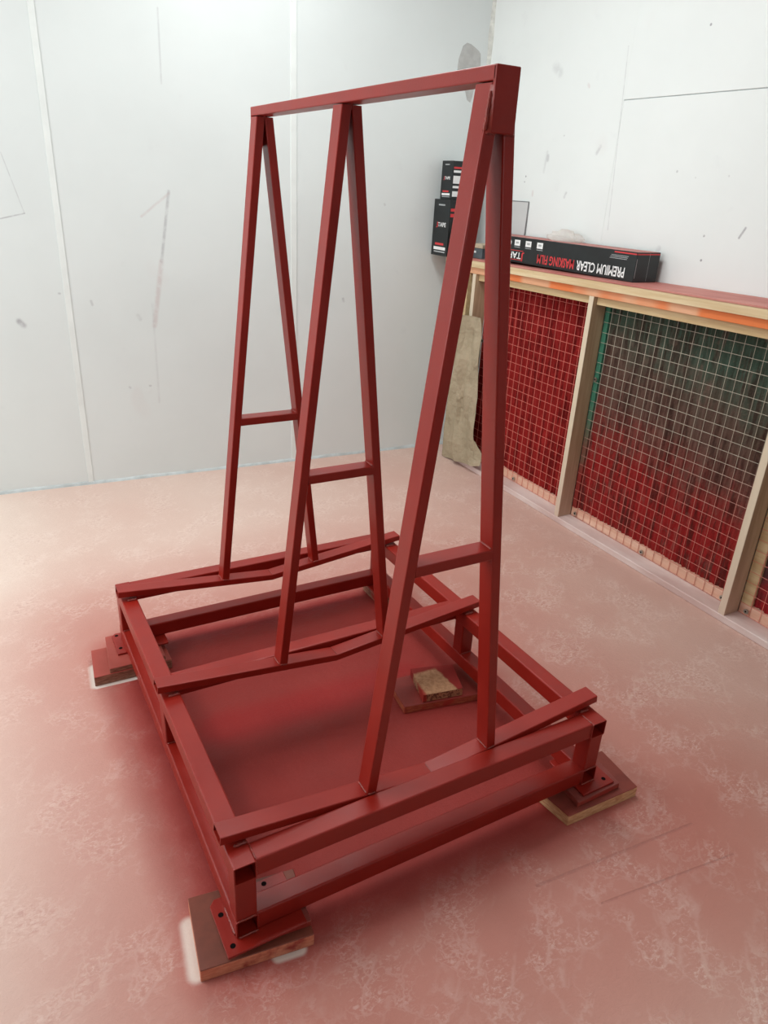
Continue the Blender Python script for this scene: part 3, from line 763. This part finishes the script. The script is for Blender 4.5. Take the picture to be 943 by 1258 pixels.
# long box of masking film lying upside down
fy0, fy1 = 1.405, 2.54; fx0, fx1 = 2.424, 2.577; fz0, fz1 = zs(1.40)+.0005, zs(1.40)+0.1335
film = carton('film_box', 'long black masking film carton lying upside down on shelf', [(fx0, fy0), (fx1, fy0), (fx1, fy1), (fx0, fy1)], fz0, fz1, [M_CARD, M_CARDTOP])
FR, FU = (0, 1, 0), (0, 0, -1)               # reading directions, turned over
fpt = lambda y, z: (fx0, y, z)
text('lettering', 'PREMIUM CLEAR', fpt(1.465, fz0+0.060), FR, FU, 0.047, M_WHITE, film, 0.325)
text('lettering', 'MASKING FILM', fpt(1.808, fz0+0.060), FR, FU, 0.047, M_REDPR, film, 0.285)
text('lettering', 'J', fpt(2.205, fz0+0.058), FR, FU, 0.048, M_REDPR, film, 0.022)
text('lettering', 'TAPE', fpt(2.232, fz0+0.054), FR, FU, 0.034, M_WHITE, film, 0.130)
print_bar('printed_line', fpt(2.215, fz0+0.064), FR, FU, 0.15, 0.003, M_REDPR, film)
print_bar('printed_line', fpt(2.215, fz0+0.016), FR, FU, 0.15, 0.003, M_REDPR, film)
for y in (2.06, 2.155, 2.25):
    ic = print_bar('printed_icon', fpt(y, fz0+0.118), FR, FU, 0.048, 0.030, M_WHITE, film)
    print_bar('icon_mark', fpt(y+.012, fz0+0.109), FR, FU, 0.024, 0.010, M_GREYPR, ic, 0.0008)
    print_bar('printed_line', fpt(y-.002, fz0+0.082), FR, FU, 0.050, 0.003, M_GREYPR, film)
bm = bmesh.new()
for k in range(20):
    a0, a1 = 2*math.pi*k/20, 2*math.pi*(k+1)/20; c0 = Vector((fx0-.0004, 2.345, fz0+0.100))
    q = lambda a, r: c0+Vector((0, math.cos(a)*r, math.sin(a)*r))
    bm.faces.new([bm.verts.new(v) for v in (q(a0, .012), q(a1, .012), q(a1, .020), q(a0, .020))])
link('printed_ring', bm, M_WHITE, film)
print_bar('red_stripe', fpt(fy0+.002, fz1-.006), FR, FU, 0.14, 0.006, M_REDPR, film)
print_bar('red_stripe', (fx1-.002, fy0, fz1-.006), (-1, 0, 0), FU, fx1-fx0-.004, 0.006, M_REDPR, film)
for k in range(3): print_bar('printed_line', fpt(1.455+.004*k, fz1-.022-.007*k), FR, FU, 0.11, 0.0025, M_GREYPR, film)
print_bar('flap_edge', ((fx0+fx1)/2+.008, fy0, fz1-.004), (-1, 0, 0), FU, 0.0015, fz1-fz0-.01, M_GREYPR, film)
print_bar('flap_edge', (fx0+.006, fy0, fz1-.03), (-1, 0, 0), FU, 0.003, 0.085, M_GREYPR, film)
fixp(film)
# crumpled clear film behind the carton
def crumple():
    from mathutils import noise as mn
    bm = bmesh.new(); bmesh.ops.create_icosphere(bm, subdivisions=3, radius=1)
    for v in bm.verts:
        d = 1+0.35*mn.noise(v.co*2.3+Vector((5, 1, 2)))+0.15*mn.noise(v.co*7)
        v.co = Vector((v.co.x*0.045, v.co.y*0.13, max(v.co.z, -0.2)*0.042))*d
    bmesh.ops.translate(bm, verts=bm.verts, vec=(2.535, 2.02, fz1+0.009))
    o = link('crumpled_film', bm, M_FILM, None, False)
    tag(o, 'crumpled clear plastic film lying on the masking film carton', 'plastic film')
crumple()
# two upright tape cartons in the corner
GC = 'black cartons on the shelf'
zsh = zs(2.74)+.0005
def tape_box(label, x0, x1, y0, y1, z0, z1, big):
    rt = carton('tape_carton', label, [(x0, y0), (x1, y0), (x1, y1), (x0, y1)], z0, z1, [M_CARD, M_CARD], GC)
    R_, U_ = (0, -1, 0), (0, 0, 1); w, h = y1-y0, z1-z0
    p = lambda f, g: (x0, y1-w*f, z0+h*g)
    text('lettering', 'J', p(.22, .50), R_, U_, h*0.10, M_REDPR, rt, w*0.10)
    text('lettering', 'TAPE', p(.33, .52), R_, U_, h*0.075, M_WHITE, rt, w*0.50)
    print_bar('printed_line', p(.22, .19), R_, U_, w*0.55, h*0.04, M_REDPR, rt)
    print_bar('printed_line', p(.15, .105), R_, U_, w*0.75, h*0.055, M_WHITE, rt)
    print_bar('printed_line', p(.18, .06), R_, U_, w*0.7, h*0.022, M_GREYPR, rt)
    print_bar('printed_line', p(.3, .89), R_, U_, w*0.4, h*0.025, M_GREYPR, rt)
    # side facing the room
    s = lambda f, g: (x0+(x1-x0)*f, y0, z0+h*g)
    for f, g, ww, hh, m in ((.06, .80, .5, .05, M_REDPR), (.06, .42, .55, .20, M_WHITE), (.06, .30, .5, .06, M_WHITE), (.06, .08, .5, .14, M_WHITE), (.06, .70, .5, .06, M_WHITE)):
        print_bar('printed_panel', s(f, g), (1, 0, 0), U_, (x1-x0)*ww, h*hh, m if not big else (M_REDPR if g > .6 else M_CARD), rt)
    fixp(rt); return rt
b1 = tape_box('larger black tape carton standing at shelf end by the corner', 2.272, 2.405, 2.745, 2.915, zsh, 1.592, True)
b2 = tape_box('smaller black tape carton on top of the larger carton', 2.290, 2.44, 2.775, 2.888, 1.5925, 1.800, False)
# small grey carton half hidden by the rack legs
g1 = carton('small_carton', 'small grey carton with tan lid seen between the rack legs', [(2.43, 2.60), (2.56, 2.60), (2.56, 2.735), (2.43, 2.735)], zs(2.59)+.0005, zs(2.59)+0.058, [M_GREYCARD, M_TAN])
box('lid', 2.427, 2.563, 2.597, 2.738, zs(2.59)+0.0585, zs(2.59)+0.080, M_TAN, g1)
print_bar('printed_line', (2.4296, 2.71, zs(2.59)+.030), (0, -1, 0), (0, 0, 1), 0.05, 0.012, M_WHITE, g1)
fixp(g1)
# grey sheet leaning on the wall behind the film carton
sh = empty('leaning_sheet', 'pale grey rectangular sheet with dark edge leaning on right wall', 'sheet')
bm = bmesh.new()
ya, yb2 = 2.418, 2.62; z0, z1 = zs(2.41)+.0005, 1.605
T = lambda y, z, o: (xw(y)-0.0115+0.006*(z-z0)/(z1-z0)+o, y, z)
hexa(bm, [T(ya, z0, 0), T(ya, z0, .003), T(yb2, z0, .003), T(yb2, z0, 0), T(ya, z1, 0), T(ya, z1, .003), T(yb2, z1, .003), T(yb2, z1, 0)])
link('sheet_face', bm, M_SHEET, sh)
for (a, b, c, d) in ((ya-.003, ya+.002, z0, z1), (ya, yb2, z1-.003, z1+.002)):
    bm = bmesh.new(); hexa(bm, [T(a, c, -.001), T(a, c, .0035), T(b, c, .0035), T(b, c, -.001), T(a, d, -.001), T(a, d, .0035), T(b, d, .0035), T(b, d, -.001)])
    link('edge_strip', bm, M_SHEETEDGE, sh)
